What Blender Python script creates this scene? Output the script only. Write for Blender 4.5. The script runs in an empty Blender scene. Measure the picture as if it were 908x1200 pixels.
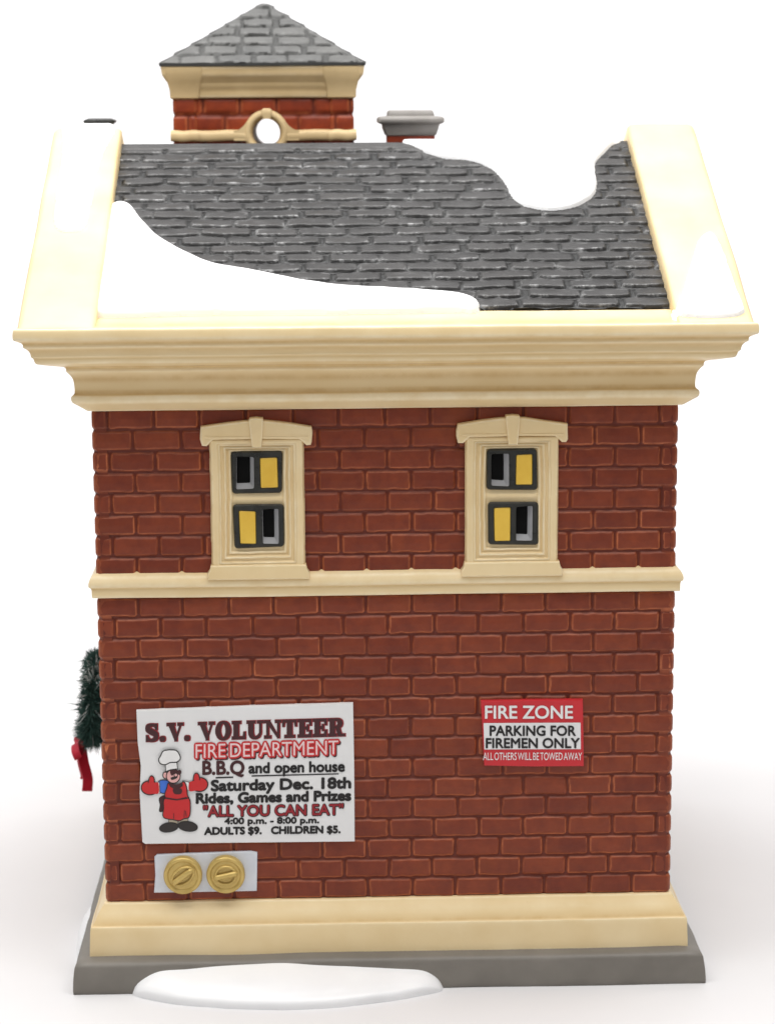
import bpy, bmesh, math, random
import numpy as np
from mathutils import Matrix, Vector, noise as mnoise

random.seed(7)
SC = bpy.context.scene
COL = SC.collection
SC.unit_settings.system = 'METRIC'
SC.unit_settings.scale_length = 0.01          # one Blender unit is one centimetre

# ------------------------------------------------------------------ camera, light, exposure
F_PX, D_WALL = 2643.0, 53.289
CAM_POS = Vector((-1.703, -D_WALL, 21.6))
yaw, pitch, roll = math.radians(1.85), math.radians(10.4), math.radians(0.35)
fw = Vector((math.sin(yaw)*math.cos(pitch), math.cos(yaw)*math.cos(pitch), -math.sin(pitch)))
rt = fw.cross(Vector((0, 0, 1))).normalized()
up = rt.cross(fw)
RT = rt*math.cos(roll) - up*math.sin(roll)
UP = up*math.cos(roll) + rt*math.sin(roll)
cam = bpy.data.objects.new('camera', bpy.data.cameras.new('camera'))
COL.objects.link(cam)
cam.matrix_world = Matrix(((RT.x, UP.x, -fw.x, CAM_POS.x), (RT.y, UP.y, -fw.y, CAM_POS.y),
                           (RT.z, UP.z, -fw.z, CAM_POS.z), (0, 0, 0, 1)))
cam.data.sensor_width = 36
cam.data.sensor_fit = 'AUTO'
cam.data.lens = F_PX/1200*36
cam.data.clip_start = 1
cam.data.clip_end = 2000
cam.data.dof.use_dof = True
cam.data.dof.focus_distance = 53.0
cam.data.dof.aperture_fstop = 0.27
SC.camera = cam

SC.view_settings.view_transform = 'Standard'
SC.view_settings.look = 'None'
SC.view_settings.exposure = 0.0
SC.view_settings.gamma = 1.0
SC.view_settings.use_curve_mapping = False

world = bpy.data.worlds.new('World')
SC.world = world
world.use_nodes = True
world.node_tree.nodes['Background'].inputs[0].default_value = (0.97, 0.985, 1.0, 1)
world.node_tree.nodes['Background'].inputs[1].default_value = 0.33


def area_lamp(name, loc, target, sx, sy, watts, color=(1, 1, 1)):
    d = bpy.data.lights.new(name, 'AREA')
    d.shape = 'RECTANGLE'
    d.size, d.size_y, d.energy, d.color = sx, sy, watts, color
    o = bpy.data.objects.new(name, d)
    COL.objects.link(o)
    o.location = loc
    o.rotation_euler = (Vector(target) - Vector(loc)).to_track_quat('-Z', 'Y').to_euler()
    return o


area_lamp('overhead_softbox', (-2, -2, 52), (-1, 5, 10), 58, 40, 41000, (1.0, 0.99, 0.975))
area_lamp('added_front_fill', (-10, -70, 75), (0, 0, 8), 40, 40, 10000, (1.0, 0.98, 0.95))  # added unseen fill lamp behind the camera, lifts the front wall
area_lamp('added_backdrop_fill', (0, 45, 75), (0, 100, 25), 120, 30, 90000)  # added unseen lamp that only whitens the sweep


# ------------------------------------------------------------------ helpers
def vnoise(x, y, seed=0):
    xi, yi = np.floor(x).astype(np.int64), np.floor(y).astype(np.int64)
    fx, fy = x-xi, y-yi
    fx, fy = fx*fx*(3-2*fx), fy*fy*(3-2*fy)

    def h(a, b):
        n = (a*374761393 + b*668265263 + seed*974634777) & 0x7fffffff
        n = ((n ^ (n >> 13))*1274126177) & 0x7fffffff
        return ((n ^ (n >> 16)) & 0xffff)/65535.0
    return (h(xi, yi)*(1-fx)*(1-fy)+h(xi+1, yi)*fx*(1-fy)+h(xi, yi+1)*(1-fx)*fy+h(xi+1, yi+1)*fx*fy)*2-1


def hsh(a, b, seed=0):
    a, b = np.asarray(a).astype(np.int64), np.asarray(b).astype(np.int64)
    n = (a*374761393 + b*668265263 + seed*974634777) & 0x7fffffff
    n = ((n ^ (n >> 13))*1274126177) & 0x7fffffff
    return ((n ^ (n >> 16)) & 0xffff)/65535.0


def sstep(a, b, x):
    t = np.clip((x-a)/(b-a), 0, 1)
    return t*t*(3-2*t)


def make(name, verts, faces, mats, parent=None, smooth=True, attrs=None, mat_idx=None, angle=None):
    me = bpy.data.meshes.new(name)
    me.from_pydata([tuple(map(float, v)) for v in verts], [], [tuple(map(int, f)) for f in faces])
    if not isinstance(mats, (list, tuple)):
        mats = [mats]
    for m in mats:
        me.materials.append(m)
    if mat_idx is not None:
        me.polygons.foreach_set('material_index', np.asarray(mat_idx, dtype=np.int32))
    if attrs:
        for k, a in attrs.items():
            at = me.attributes.new(k, 'FLOAT', 'POINT')
            at.data.foreach_set('value', np.asarray(a, dtype=np.float32).ravel())
    if smooth:
        me.polygons.foreach_set('use_smooth', np.ones(len(me.polygons), dtype=bool))
        if angle:
            me.set_sharp_from_angle(angle=math.radians(angle))
    me.update()
    o = bpy.data.objects.new(name, me)
    COL.objects.link(o)
    if parent is not None:
        o.parent = parent
        o.location = -world_loc(parent)
    return o


def world_loc(o):
    v = Vector((0, 0, 0))
    while o is not None:
        v = v + o.location
        o = o.parent
    return v


class MB:
    """collects vertices and faces of one mesh"""
    def __init__(s):
        s.v, s.f, s.mi = [], [], []
        s.at = {}

    def add(s, verts, faces, mi=0, **attrs):
        n = len(s.v)
        s.v.extend([tuple(v) for v in verts])
        s.f.extend([tuple(int(i)+n for i in f) for f in faces])
        s.mi.extend([mi]*len(faces))
        for k in set(list(s.at)+list(attrs)):
            a = s.at.setdefault(k, [0.0]*n)
            if len(a) < n:
                a.extend([0.0]*(n-len(a)))
            a.extend(list(np.asarray(attrs[k]).ravel()) if k in attrs else [0.0]*len(verts))

    def grid(s, X, Y, Z, keep=None, mi=0, flip=False, **attrs):
        nu, nv = X.shape
        idx = np.arange(nu*nv).reshape(nu, nv)
        q = np.stack([idx[:-1, :-1], idx[1:, :-1], idx[1:, 1:], idx[:-1, 1:]], -1)
        if keep is not None:
            q = q[keep]
        q = q.reshape(-1, 4)
        if flip:
            q = q[:, ::-1]
        s.add(np.stack([X, Y, Z], -1).reshape(-1, 3), q, mi, **attrs)

    def build(s, name, mats, parent=None, smooth=True, angle=None):
        for k, a in s.at.items():
            if len(a) < len(s.v):
                a.extend([0.0]*(len(s.v)-len(a)))
        return make(name, s.v, s.f, mats, parent, smooth, s.at, s.mi, angle)


def empty(name, loc, label, cat):
    o = bpy.data.objects.new(name, None)
    COL.objects.link(o)
    o.location = loc
    o.empty_display_size = 1
    o['label'] = label
    o['category'] = cat
    return o


def catmull(pts, n=8, closed=True):
    pts = [np.array(p, float) for p in pts]
    out, N = [], len(pts)
    rng = range(N) if closed else range(N-1)
    for i in rng:
        if closed:
            p0, p1, p2, p3 = pts[i-1], pts[i], pts[(i+1) % N], pts[(i+2) % N]
        else:
            p0, p1, p2, p3 = pts[max(i-1, 0)], pts[i], pts[i+1], pts[min(i+2, N-1)]
        for k in range(n):
            t = k/n
            out.append(0.5*((2*p1)+(-p0+p2)*t+(2*p0-5*p1+4*p2-p3)*t*t+(-p0+3*p1-3*p2+p3)*t**3))
    if not closed:
        out.append(pts[-1])
    return np.array(out)


def sdf_poly(U, V, poly):
    """signed distance, positive inside"""
    d2 = np.full(U.shape, 1e9)
    inside = np.zeros(U.shape, bool)
    N = len(poly)
    for i in range(N):
        a, b = poly[i], poly[(i+1) % N]
        e = b-a
        wx, wy = U-a[0], V-a[1]
        t = np.clip((wx*e[0]+wy*e[1])/(e@e+1e-12), 0, 1)
        d2 = np.minimum(d2, (wx-e[0]*t)**2+(wy-e[1]*t)**2)
        c = ((a[1] <= V) & (b[1] > V)) | ((b[1] <= V) & (a[1] > V))
        xi = a[0]+(V-a[1])/(e[1] if abs(e[1]) > 1e-12 else 1e-12)*e[0]
        inside ^= c & (U < xi)
    d = np.sqrt(d2)
    return np.where(inside, d, -d)


# ------------------------------------------------------------------ materials
def nodes_mat(name):
    m = bpy.data.materials.new(name)
    m.use_nodes = True
    nt = m.node_tree
    return m, nt, nt.nodes['Principled BSDF']


def nd(nt, t, **kw):
    n = nt.nodes.new(t)
    for k, v in kw.items():
        setattr(n, k, v)
    return n


def ramp(nt, src, stops):
    r = nd(nt, 'ShaderNodeValToRGB')
    el = r.color_ramp.elements
    while len(el) < len(stops):
        el.new(0.5)
    for e, (p, c) in zip(el, stops):
        e.position = p
        e.color = (*c, 1)
    nt.links.new(src, r.inputs[0])
    return r.outputs[0]


def noise_out(nt, scale, detail=4, rough=0.55):
    tc = nd(nt, 'ShaderNodeTexCoord')
    n = nd(nt, 'ShaderNodeTexNoise')
    n.inputs['Scale'].default_value = scale
    n.inputs['Detail'].default_value = detail
    n.inputs['Roughness'].default_value = rough
    nt.links.new(tc.outputs['Object'], n.inputs['Vector'])
    return n.outputs['Fac']


def mixc(nt, fac, a, b, mode='MIX'):
    m = nd(nt, 'ShaderNodeMix', data_type='RGBA', blend_type=mode)
    for s, v in ((m.inputs[0], fac), (m.inputs[6], a), (m.inputs[7], b)):
        if isinstance(v, (int, float)):
            s.default_value = v
        elif isinstance(v, tuple):
            s.default_value = (*v, 1)
        else:
            nt.links.new(v, s)
    return m.outputs[2]


def mul(nt, a, b, op='MULTIPLY'):
    m = nd(nt, 'ShaderNodeMath', operation=op)
    for s, v in ((m.inputs[0], a), (m.inputs[1], b)):
        if isinstance(v, (int, float)):
            s.default_value = v
        else:
            nt.links.new(v, s)
    return m.outputs[0]


def attr(nt, name):
    a = nd(nt, 'ShaderNodeAttribute')
    a.attribute_name = name
    return a.outputs['Fac']


def bump(nt, bsdf, fac, strength=0.15, dist=0.02):
    b = nd(nt, 'ShaderNodeBump')
    b.inputs['Strength'].default_value = strength
    b.inputs['Distance'].default_value = dist
    nt.links.new(fac, b.inputs['Height'])
    nt.links.new(b.outputs[0], bsdf.inputs['Normal'])


def paint(name, c0, c1, scale=1.2, rough=0.45, bstr=0.12, bscale=14, spec=0.5, metal=0.0, r2=None):
    m, nt, b = nodes_mat(name)
    n = noise_out(nt, scale, 5)
    nt.links.new(ramp(nt, n, [(0.32, c0), (0.68, c1)]), b.inputs['Base Color'])
    n2 = noise_out(nt, bscale, 3)
    if bstr:
        bump(nt, b, n2, bstr)
    r = nd(nt, 'ShaderNodeMapRange')
    r.inputs[3].default_value = rough-0.08
    r.inputs[4].default_value = rough+0.1
    nt.links.new(n, r.inputs[0])
    nt.links.new(r.outputs[0], b.inputs['Roughness'])
    b.inputs['Specular IOR Level'].default_value = spec
    b.inputs['Metallic'].default_value = metal
    return m


def edge_paint(name, c0, c1, light, ochre, scale=0.55, rough=0.42, bstr=0.08, bscale=9):
    m, nt, b = nodes_mat(name)
    n = noise_out(nt, scale, 5)
    n2 = noise_out(nt, 2.2, 5, 0.6)
    c = ramp(nt, n, [(0.32, c0), (0.68, c1)])
    c = mixc(nt, mul(nt, attr(nt, 'groove'), ramp(nt, n2, [(0.3, (0.45, 0.45, 0.45)), (0.7, (1, 1, 1))])), c, ochre)  # recesses mix towards a darker ochre
    c = mixc(nt, mul(nt, attr(nt, 'wear'), ramp(nt, n2, [(0.35, (0.35, 0.35, 0.35)), (0.65, (1, 1, 1))])), c, light)
    c = mixc(nt, ramp(nt, noise_out(nt, 2.9, 6, 0.7), [(0.70, (0, 0, 0)), (0.78, (0.4, 0.4, 0.4))]), c, (0.50, 0.24, 0.12))
    nt.links.new(c, b.inputs['Base Color'])
    b.inputs['Roughness'].default_value = rough
    b.inputs['Specular IOR Level'].default_value = 0.4
    bump(nt, b, noise_out(nt, bscale, 3), bstr)
    return m


def brick_paint(name, dark, mid, wear, groove):
    m, nt, b = nodes_mat(name)
    n1 = noise_out(nt, 0.9, 4)
    n2 = noise_out(nt, 2.6, 5, 0.65)
    base = ramp(nt, n2, [(0.3, dark), (0.72, mid)])
    tint = mixc(nt, 0.75, base, ramp(nt, attr(nt, 'tint'), [(0.0, (0.80, 0.76, 0.78)), (0.5, (1, 1, 1)), (1.0, (1.12, 1.2, 1.12))]), 'MULTIPLY')
    warm = mixc(nt, mul(nt, ramp(nt, n1, [(0.5, (0, 0, 0)), (0.8, (1, 1, 1))]), 0.5), tint, (mid[0]*1.25, mid[1]*1.5, mid[2]*1.15))
    g = mixc(nt, mul(nt, attr(nt, 'groove'), 0.8), warm, groove)
    w = mixc(nt, mul(nt, attr(nt, 'wear'), ramp(nt, n2, [(0.3, (0.3, 0.3, 0.3)), (0.6, (1, 1, 1))])), g, wear)
    w = mixc(nt, ramp(nt, noise_out(nt, 5.5, 7, 0.75), [(0.705, (0, 0, 0)), (0.73, (0.7, 0.7, 0.7))]), w, (0.62, 0.33, 0.20))
    nt.links.new(w, b.inputs['Base Color'])
    b.inputs['Roughness'].default_value = 0.40
    b.inputs['Specular IOR Level'].default_value = 0.27
    bump(nt, b, noise_out(nt, 11, 4), 0.06)
    return m


def slate_paint(name, base0, base1, crack, edge, rough=0.36):
    m, nt, b = nodes_mat(name)
    n = noise_out(nt, 1.6, 5, 0.6)
    c = ramp(nt, n, [(0.3, base0), (0.7, base1)])
    c = mixc(nt, 0.7, c, ramp(nt, attr(nt, 'tint'), [(0.0, (0.78, 0.78, 0.8)), (1.0, (1.22, 1.2, 1.2))]), 'MULTIPLY')
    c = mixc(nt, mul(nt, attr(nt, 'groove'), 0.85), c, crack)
    n2 = noise_out(nt, 3.2, 6, 0.75)
    c = mixc(nt, mul(nt, attr(nt, 'wear'), ramp(nt, n2, [(0.50, (0, 0, 0)), (0.66, (0.9, 0.9, 0.9))])), c, edge)
    nt.links.new(c, b.inputs['Base Color'])
    b.inputs['Roughness'].default_value = rough
    b.inputs['Specular IOR Level'].default_value = 0.45
    bump(nt, b, noise_out(nt, 7, 5, 0.65), 0.45, 0.035)
    return m


def flat(name, c, rough=0.5, spec=0.4):
    m, nt, b = nodes_mat(name)
    n = noise_out(nt, 3.0, 3)
    k = 0.93
    nt.links.new(ramp(nt, n, [(0.3, tuple(x*k for x in c)), (0.7, c)]), b.inputs['Base Color'])
    b.inputs['Roughness'].default_value = rough
    b.inputs['Specular IOR Level'].default_value = spec
    return m


M = {}
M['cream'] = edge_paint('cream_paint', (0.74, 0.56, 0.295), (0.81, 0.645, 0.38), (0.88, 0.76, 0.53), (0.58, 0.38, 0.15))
M['cream_dull'] = edge_paint('dull_cream_paint', (0.52, 0.375, 0.19), (0.62, 0.465, 0.25), (0.72, 0.58, 0.38), (0.40, 0.26, 0.11), 0.8, 0.5, 0.1)  # duller, darker cream for the tower mouldings
M['brick'] = brick_paint('brick_red_paint', (0.152, 0.029, 0.0145), (0.222, 0.042, 0.0165), (0.64, 0.20, 0.08), (0.112, 0.020, 0.0105))
M['brick_orange'] = brick_paint('brick_orange_paint', (0.16, 0.024, 0.010), (0.27, 0.040, 0.012), (0.50, 0.14, 0.05), (0.10, 0.018, 0.010))
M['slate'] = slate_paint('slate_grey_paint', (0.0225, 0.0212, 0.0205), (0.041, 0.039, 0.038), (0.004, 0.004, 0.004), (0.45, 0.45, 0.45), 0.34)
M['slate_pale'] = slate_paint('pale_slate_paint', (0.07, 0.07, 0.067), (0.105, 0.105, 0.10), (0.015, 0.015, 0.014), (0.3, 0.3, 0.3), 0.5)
M['grey'] = paint('stone_grey_paint', (0.155, 0.14, 0.12), (0.20, 0.182, 0.157), 0.8, 0.5, 0.12, 8)
M['cap_grey'] = paint('chimney_grey_paint', (0.17, 0.155, 0.14), (0.22, 0.205, 0.19), 1.5, 0.5, 0.1, 8)
M['snow'] = paint('snow_white_glaze', (0.86, 0.86, 0.87), (0.9, 0.9, 0.905), 0.8, 0.4, 0.08, 6)
M['sash'] = paint('dark_olive_paint', (0.011, 0.011, 0.009), (0.024, 0.024, 0.019), 3, 0.28, 0.3, 9)
M['yellow'] = paint('yellow_pane', (0.72, 0.44, 0.045), (0.80, 0.53, 0.07), 1.6, 0.3, 0.05, 8)
M['lining'] = flat('bare_bisque', (0.36, 0.36, 0.37), 0.6)
M['black'] = flat('painted_dark_interior', (0.004, 0.004, 0.004), 0.7, 0.1)  # darkness of the hollow inside, painted as black
M['brass'] = paint('gold_paint', (0.50, 0.35, 0.10), (0.62, 0.45, 0.15), 3, 0.38, 0.1, 20, 0.5, 0.35)
M['plate'] = paint('pale_blue_grey_paint', (0.56, 0.59, 0.64), (0.66, 0.68, 0.72), 1.4, 0.35, 0.12, 6)
M['sign_white'] = paint('sign_white', (0.73, 0.725, 0.72), (0.76, 0.755, 0.75), 1.0, 0.45, 0.03, 8)
M['sign_red'] = flat('sign_red', (0.56, 0.022, 0.03), 0.42)
M['ink'] = flat('black_ink', (0.012, 0.010, 0.010), 0.5)
M['maroon'] = flat('maroon_ink', (0.055, 0.012, 0.014), 0.5)
M['crimson'] = flat('crimson_ink', (0.30, 0.014, 0.022), 0.5)
M['red_ink'] = flat('red_ink', (0.55, 0.02, 0.022), 0.5)
M['pink_ink'] = flat('pale_pink_ink', (0.80, 0.60, 0.59), 0.5)
M['print_white'] = flat('print_white', (0.80, 0.79, 0.78), 0.5)
M['blue_ink'] = flat('blue_ink', (0.05, 0.16, 0.62), 0.5)
M['skin_ink'] = flat('skin_ink', (0.74, 0.40, 0.38), 0.5)
M['tan_ink'] = flat('tan_ink', (0.50, 0.42, 0.31), 0.5)
M['shoe_ink'] = flat('shoe_ink', (0.028, 0.022, 0.020), 0.5)
M['needle'] = paint('pine_needle_green', (0.016, 0.055, 0.045), (0.08, 0.17, 0.14), 6, 0.6, 0)
M['flock'] = flat('white_flock', (0.62, 0.66, 0.64), 0.8)
M['ribbon'] = flat('red_ribbon', (0.52, 0.012, 0.035), 0.55)
M['paper'] = paint('backdrop_paper', (0.73, 0.72, 0.725), (0.76, 0.75, 0.755), 0.12, 0.6, 0.05, 3, 0.3)

# ------------------------------------------------------------------ setting: one white sweep
bm = MB()
path = [(-90, 0)]+[(y, 0) for y in np.linspace(-80, 60, 15)]
path += [(60+45*math.sin(a), 45-45*math.cos(a)) for a in np.linspace(0.1, math.pi/2, 12)]
path += [(105, z) for z in (60, 90, 140)]
xs = np.linspace(-160, 160, 9)
P = np.array(path)
X, PY = np.meshgrid(xs, P[:, 0], indexing='ij')
_, PZ = np.meshgrid(xs, P[:, 1], indexing='ij')
bm.grid(X, PY, PZ)
o = bm.build('backdrop', M['paper'])
o['kind'] = 'structure'

# ------------------------------------------------------------------ fire station
DEPTH = 15.2
RIDGE_Y = 7.6
fs = empty('fire_station', (0, RIDGE_Y, 0),
           'ceramic red brick fire station model with cream trim, snowy slate roof and brick tower', 'model building')

ROW, PER = 0.515, 1.10


def bricks(U, Z, seed, top=9.80, H=0.06, row=ROW, per=PER, gap=0.072, off=0.58):
    """moulded brick relief: height, wear, groove, tint"""
    U = U + 0.013*vnoise(U*2.3, Z*2.3, seed+1)
    Z = Z + 0.011*vnoise(U*2.1, Z*1.9, seed+2)
    r = np.floor((top-Z)/row).astype(int)
    o_ = np.where(r % 2 == 0, off, 0.0) + (hsh(r, r*0, seed+3)-.5)*0.06
    c = np.floor((U-o_)/per).astype(int)
    j0, j1 = (hsh(c, r, seed+4)-.5)*0.06, (hsh(c+1, r, seed+4)-.5)*0.06
    u0, u1 = o_+c*per+j0, o_+(c+1)*per+j1
    z1 = top-r*row
    cu, cz = (u0+u1)/2, z1-row/2
    hu, hz = (u1-u0)/2-gap/2, row/2-gap/2
    rad = 0.055
    qx, qz = np.abs(U-cu)-hu+rad, np.abs(Z-cz)-hz+rad
    d = np.hypot(np.maximum(qx, 0), np.maximum(qz, 0))+np.minimum(np.maximum(qx, qz), 0)-rad
    d = d + 0.012*vnoise(U*6, Z*6, seed+5)
    h = H*sstep(-gap*0.5, 0.045, -d)
    dome = 0.012*np.clip(-d/hz, 0, 1)
    amt = 0.25+0.75*hsh(c, r, seed+6)
    edge = 0.92*np.exp(-((-d-0.018)/0.015)**2)
    top_f = np.where((Z-cz) > hz*0.75, 0.55, 1.0)
    wear = edge*amt*top_f
    groove = 1-sstep(-gap*0.35, 0.02, -d)
    tint = hsh(c, r, seed+7)
    return h+dome+0.004*vnoise(U*3.5, Z*3.5, seed+8), wear, groove, tint


def z_split(Z):
    # courses above the belt run a touch lower than those below it
    return np.where(Z > 10.1, Z+0.05, Z)


def brick_face(mb, w0, w1, z0, z1, step, place, seed, H=0.06, zmap=lambda z: z, keep=None, corner=True, **kw):
    nu, nz = int((w1-w0)/step)+1, int((z1-z0)/step)+1
    U, Z = np.meshgrid(np.linspace(w0, w1, nu), np.linspace(z0, z1, nz), indexing='ij')
    h, wr, gr, ti = bricks(U, zmap(Z), seed, H=H, **kw)
    ed = np.minimum(U-w0, w1-U)
    if corner:
        # rounded arris, scalloped course by course
        hc = np.broadcast_to(h[nu//2:nu//2+1, :], h.shape)
        rr = ((kw.get('top', 9.8)-zmap(Z))/kw.get('row', ROW)) % 1.0
        sc = 0.035*np.exp(-(np.minimum(rr, 1-rr)/0.12)**2)
        near = np.exp(-(ed/0.10)**2)
        Uo = U + np.sign(w0+w1-2*U)*near*sc
        hh = h - 0.07*np.exp(-(ed/0.035)**2)
        wr = np.maximum(wr, 0.45*np.exp(-((ed-0.03)/0.03)**2)*(1-gr))
    else:
        Uo, hh = U, h
    X, Y, ZZ = place(Uo, Z, hh-H-0.012)
    k = None
    if keep is not None:
        k = keep(U[:-1, :-1]+step/2, Z[:-1, :-1]+step/2)
    flip = kw.get('flip', False)
    mb.grid(X, Y, ZZ, keep=k, wear=wr, groove=gr, tint=ti)
    if corner:
        # returns at both ends
        for i in (0, -1):
            x, y, z = X[i], Y[i], ZZ[i]
            xb, yb, zb = place(np.full(nz, [w0, w1][i]+(0.03 if i == 0 else -0.03)), Z[i], np.full(nz, -0.35))
            mb.grid(np.stack([x, xb]), np.stack([y, yb]), np.stack([z, zb]),
                    wear=np.stack([wr[i]]*2), groove=np.stack([gr[i]]*2), tint=np.stack([ti[i]]*2))


wall = MB()
WIN_X = (-3.09, 3.00)


def not_window(u, z):
    k = np.ones(u.shape, bool)
    for cx in WIN_X:
        k &= ~((np.abs(u-cx) < 0.75) & (z > 10.8) & (z < 13.5))
    return k


brick_face(wall, -7, 7, 1.9, 14.45, 0.026, lambda u, z, h: (u, -h, z), 11, zmap=z_split, keep=not_window)
brick_face(wall, 0, DEPTH, 1.9, 14.45, 0.085, lambda u, z, h: (-7-h, u, z), 21, zmap=z_split)
brick_face(wall, 0, DEPTH, 1.9, 14.45, 0.085, lambda u, z, h: (7+h, u, z), 31, zmap=z_split)
brick_face(wall, -7, 7, 1.9, 14.45, 0.085, lambda u, z, h: (u, DEPTH+h, z), 41, zmap=z_split)
wall.build('wall', M['brick'], fs)


# ---- swept mouldings round the four sides
def sweep(name, prof, mat, amp=0.02, seed=0, parent=fs, x0=7.0, y0=0.0, y1=DEPTH, smooth_n=4, cap=None, xc=0.0, seg=60, angle=50, lowf=0.35):
    pr = np.array(prof) if not smooth_n else catmull(prof, smooth_n, closed=False)
    rings = []
    for (e, z) in pr:
        c = [(xc-x0-e, y0-e), (xc+x0+e, y0-e), (xc+x0+e, y1+e), (xc-x0-e, y1+e)]
        ring = []
        for k in range(4):
            a, b = np.array(c[k]), np.array(c[(k+1) % 4])
            n = np.array([(b-a)[1], -(b-a)[0]])
            n = n/np.linalg.norm(n)
            ts = np.linspace(0, 1, seg+1)[:-1]
            # ease points in to keep the corners crisp but slightly soft
            for t in ts:
                p = a+(b-a)*t
                s = float(p[0]+p[1])
                d = amp*mnoise.noise(Vector((s*lowf, z*1.3+seed, k*3.1+seed)))+amp*0.4*mnoise.noise(Vector((s*1.4, z*3+seed, k*5.7)))
                rz = amp*0.7*mnoise.noise(Vector((s*lowf*1.2, 7.7+z, k*2.3+seed)))
                ring.append((p[0]+n[0]*d, p[1]+n[1]*d, z+rz))
        rings.append(ring)
    mb = MB()
    m = len(rings[0])
    V = [p for r in rings for p in r]
    Fc = []
    for i in range(len(rings)-1):
        for j in range(m):
            Fc.append((i*m+j, i*m+(j+1) % m, (i+1)*m+(j+1) % m, (i+1)*m+j))
    # convex ridges are rubbed pale, concave grooves turn a darker ochre
    cv = np.zeros(len(pr))
    for i in range(len(pr)):
        a_, b_ = pr[max(i-3, 0)], pr[min(i+3, len(pr)-1)]
        ab_ = b_-a_
        cv[i] = (ab_[1]*(pr[i]-a_)[0]-ab_[0]*(pr[i]-a_)[1])/(np.linalg.norm(ab_)+1e-6)
    pk = np.percentile(np.abs(cv), 85)+1e-6
    wr = np.repeat(np.clip((cv/pk-0.25)/0.75, 0, 1), m)
    gr = np.repeat(np.clip((-cv/pk-0.15)/0.7, 0, 1), m)
    mb.add(V, Fc, wear=wr*0.7, groove=gr*0.9)
    return mb.build(name, mat, parent, angle=angle)


sweep('plinth', [(0.70, -0.0), (0.775, 0.02), (0.775, 0.30), (0.745, 0.62), (0.715, 0.72), (0.64, 0.775), (0.50, 0.81), (0.25, 0.86)], M['grey'], 0.035, 3, smooth_n=3, angle=70)
sweep('foundation', [(0.30, 0.70), (0.385, 0.72), (0.39, 0.86), (0.375, 1.2), (0.36, 1.50), (0.345, 1.565), (0.30, 1.60), (0.17, 1.86), (0.06, 2.03), (0.03, 2.075), (-0.06, 2.10)], M['cream'], 0.022, 9, smooth_n=3, angle=60)
sweep('belt_course', [(-0.06, 9.78), (0.07, 9.79), (0.10, 9.84), (0.105, 9.98), (0.12, 10.04), (0.165, 10.08), (0.17, 10.17), (0.14, 10.25), (0.08, 10.33), (-0.08, 10.42)], M['cream'], 0.022, 5, smooth_n=3)
CORN = [(-0.06, 14.33), (0.05, 14.34), (0.14, 14.40), (0.27, 14.50), (0.38, 14.58), (0.415, 14.66), (0.405, 14.74), (0.345, 14.79), (0.335, 14.90),
        (0.345, 15.04), (0.37, 15.16), (0.44, 15.27), (0.50, 15.34), (0.505, 15.40), (0.56, 15.455), (0.80, 15.51), (1.04, 15.57), (1.12, 15.60),
        (1.155, 15.66), (1.17, 15.72), (1.22, 15.77), (1.225, 15.81), (1.25, 15.89), (1.30, 15.95), (1.37, 16.0), (1.375, 16.05), (1.40, 16.10),
        (1.50, 16.155), (1.565, 16.19), (1.58, 16.26), (1.575, 16.36), (1.56, 16.42), (1.51, 16.44), (1.2, 16.46), (0.6, 16.56), (0.0, 16.665), (-0.6, 16.72)]
sweep('cornice', CORN, M['cream'], 0.022, 2, smooth_n=3, seg=80, angle=75)

# ---- roof
SL = math.hypot(RIDGE_Y+0.15, 20.36-16.66)
RD = np.array([0, (RIDGE_Y+0.15)/SL, (20.36-16.66)/SL])      # up the slope
RN = np.array([0, -RD[2], RD[1]])                            # slope normal


def shingles(U, V, seed, row=0.449, per=1.22, H=0.10, v0=0.0):
    U = U+0.03*vnoise(U*1.7, V*1.7, seed)
    V = V+0.042*vnoise(U*1.1, V*1.3, seed+1)+0.015*vnoise(U*4.5, V*3, seed+11)
    r = np.floor((V-v0)/row).astype(int)
    o_ = np.where(r % 2 == 0, per*0.5, 0.0)+(hsh(r, r*0, seed+2)-.5)*0.5
    c = np.floor((U-o_)/per).astype(int)
    j0, j1 = (hsh(c, r, seed+3)-.5)*0.34, (hsh(c+1, r, seed+3)-.5)*0.34
    u0, u1 = o_+c*per+j0, o_+(c+1)*per+j1
    cu, hu = (u0+u1)/2, (u1-u0)/2
    xr = (U-cu)/hu
    t = (V-v0)/row-r
    lens = 0.085+(0.05+0.17*hsh(c, r, seed+4))*np.abs(xr)**3                       # lower edge sags mid-tile
    tl = 0.985-(0.03+0.10*hsh(c, r, seed+5))*np.abs(xr)**3
    dv = np.minimum(t-lens, tl-t)*row
    du = (1-np.abs(xr))*hu-0.012
    rad = 0.04
    qx, qy = rad-du, rad-dv
    d = rad-(np.hypot(np.maximum(qx, 0), np.maximum(qy, 0))+np.minimum(np.maximum(qx, qy), 0))
    d = d+0.010*vnoise(U*7, V*7, seed+6)
    body = sstep(-0.03, 0.03, d)
    tt = np.clip(t, 0, 1)
    h = H*body*(1.0-0.55*tt)*(1-0.25*xr**4)+0.012*vnoise(U*3, V*5, seed+7)*body
    h = h+(hsh(c, r, seed+9)-.5)*0.02*body
    wear = np.exp(-((d-0.03)/0.03)**2)*np.where(t < 0.45, 1.0, 0.55)*(0.3+0.7*hsh(c, r, seed+8))
    groove = 1-sstep(-0.015, 0.014, d)
    return h, wear, groove, hsh(c, r, seed+10)


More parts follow.
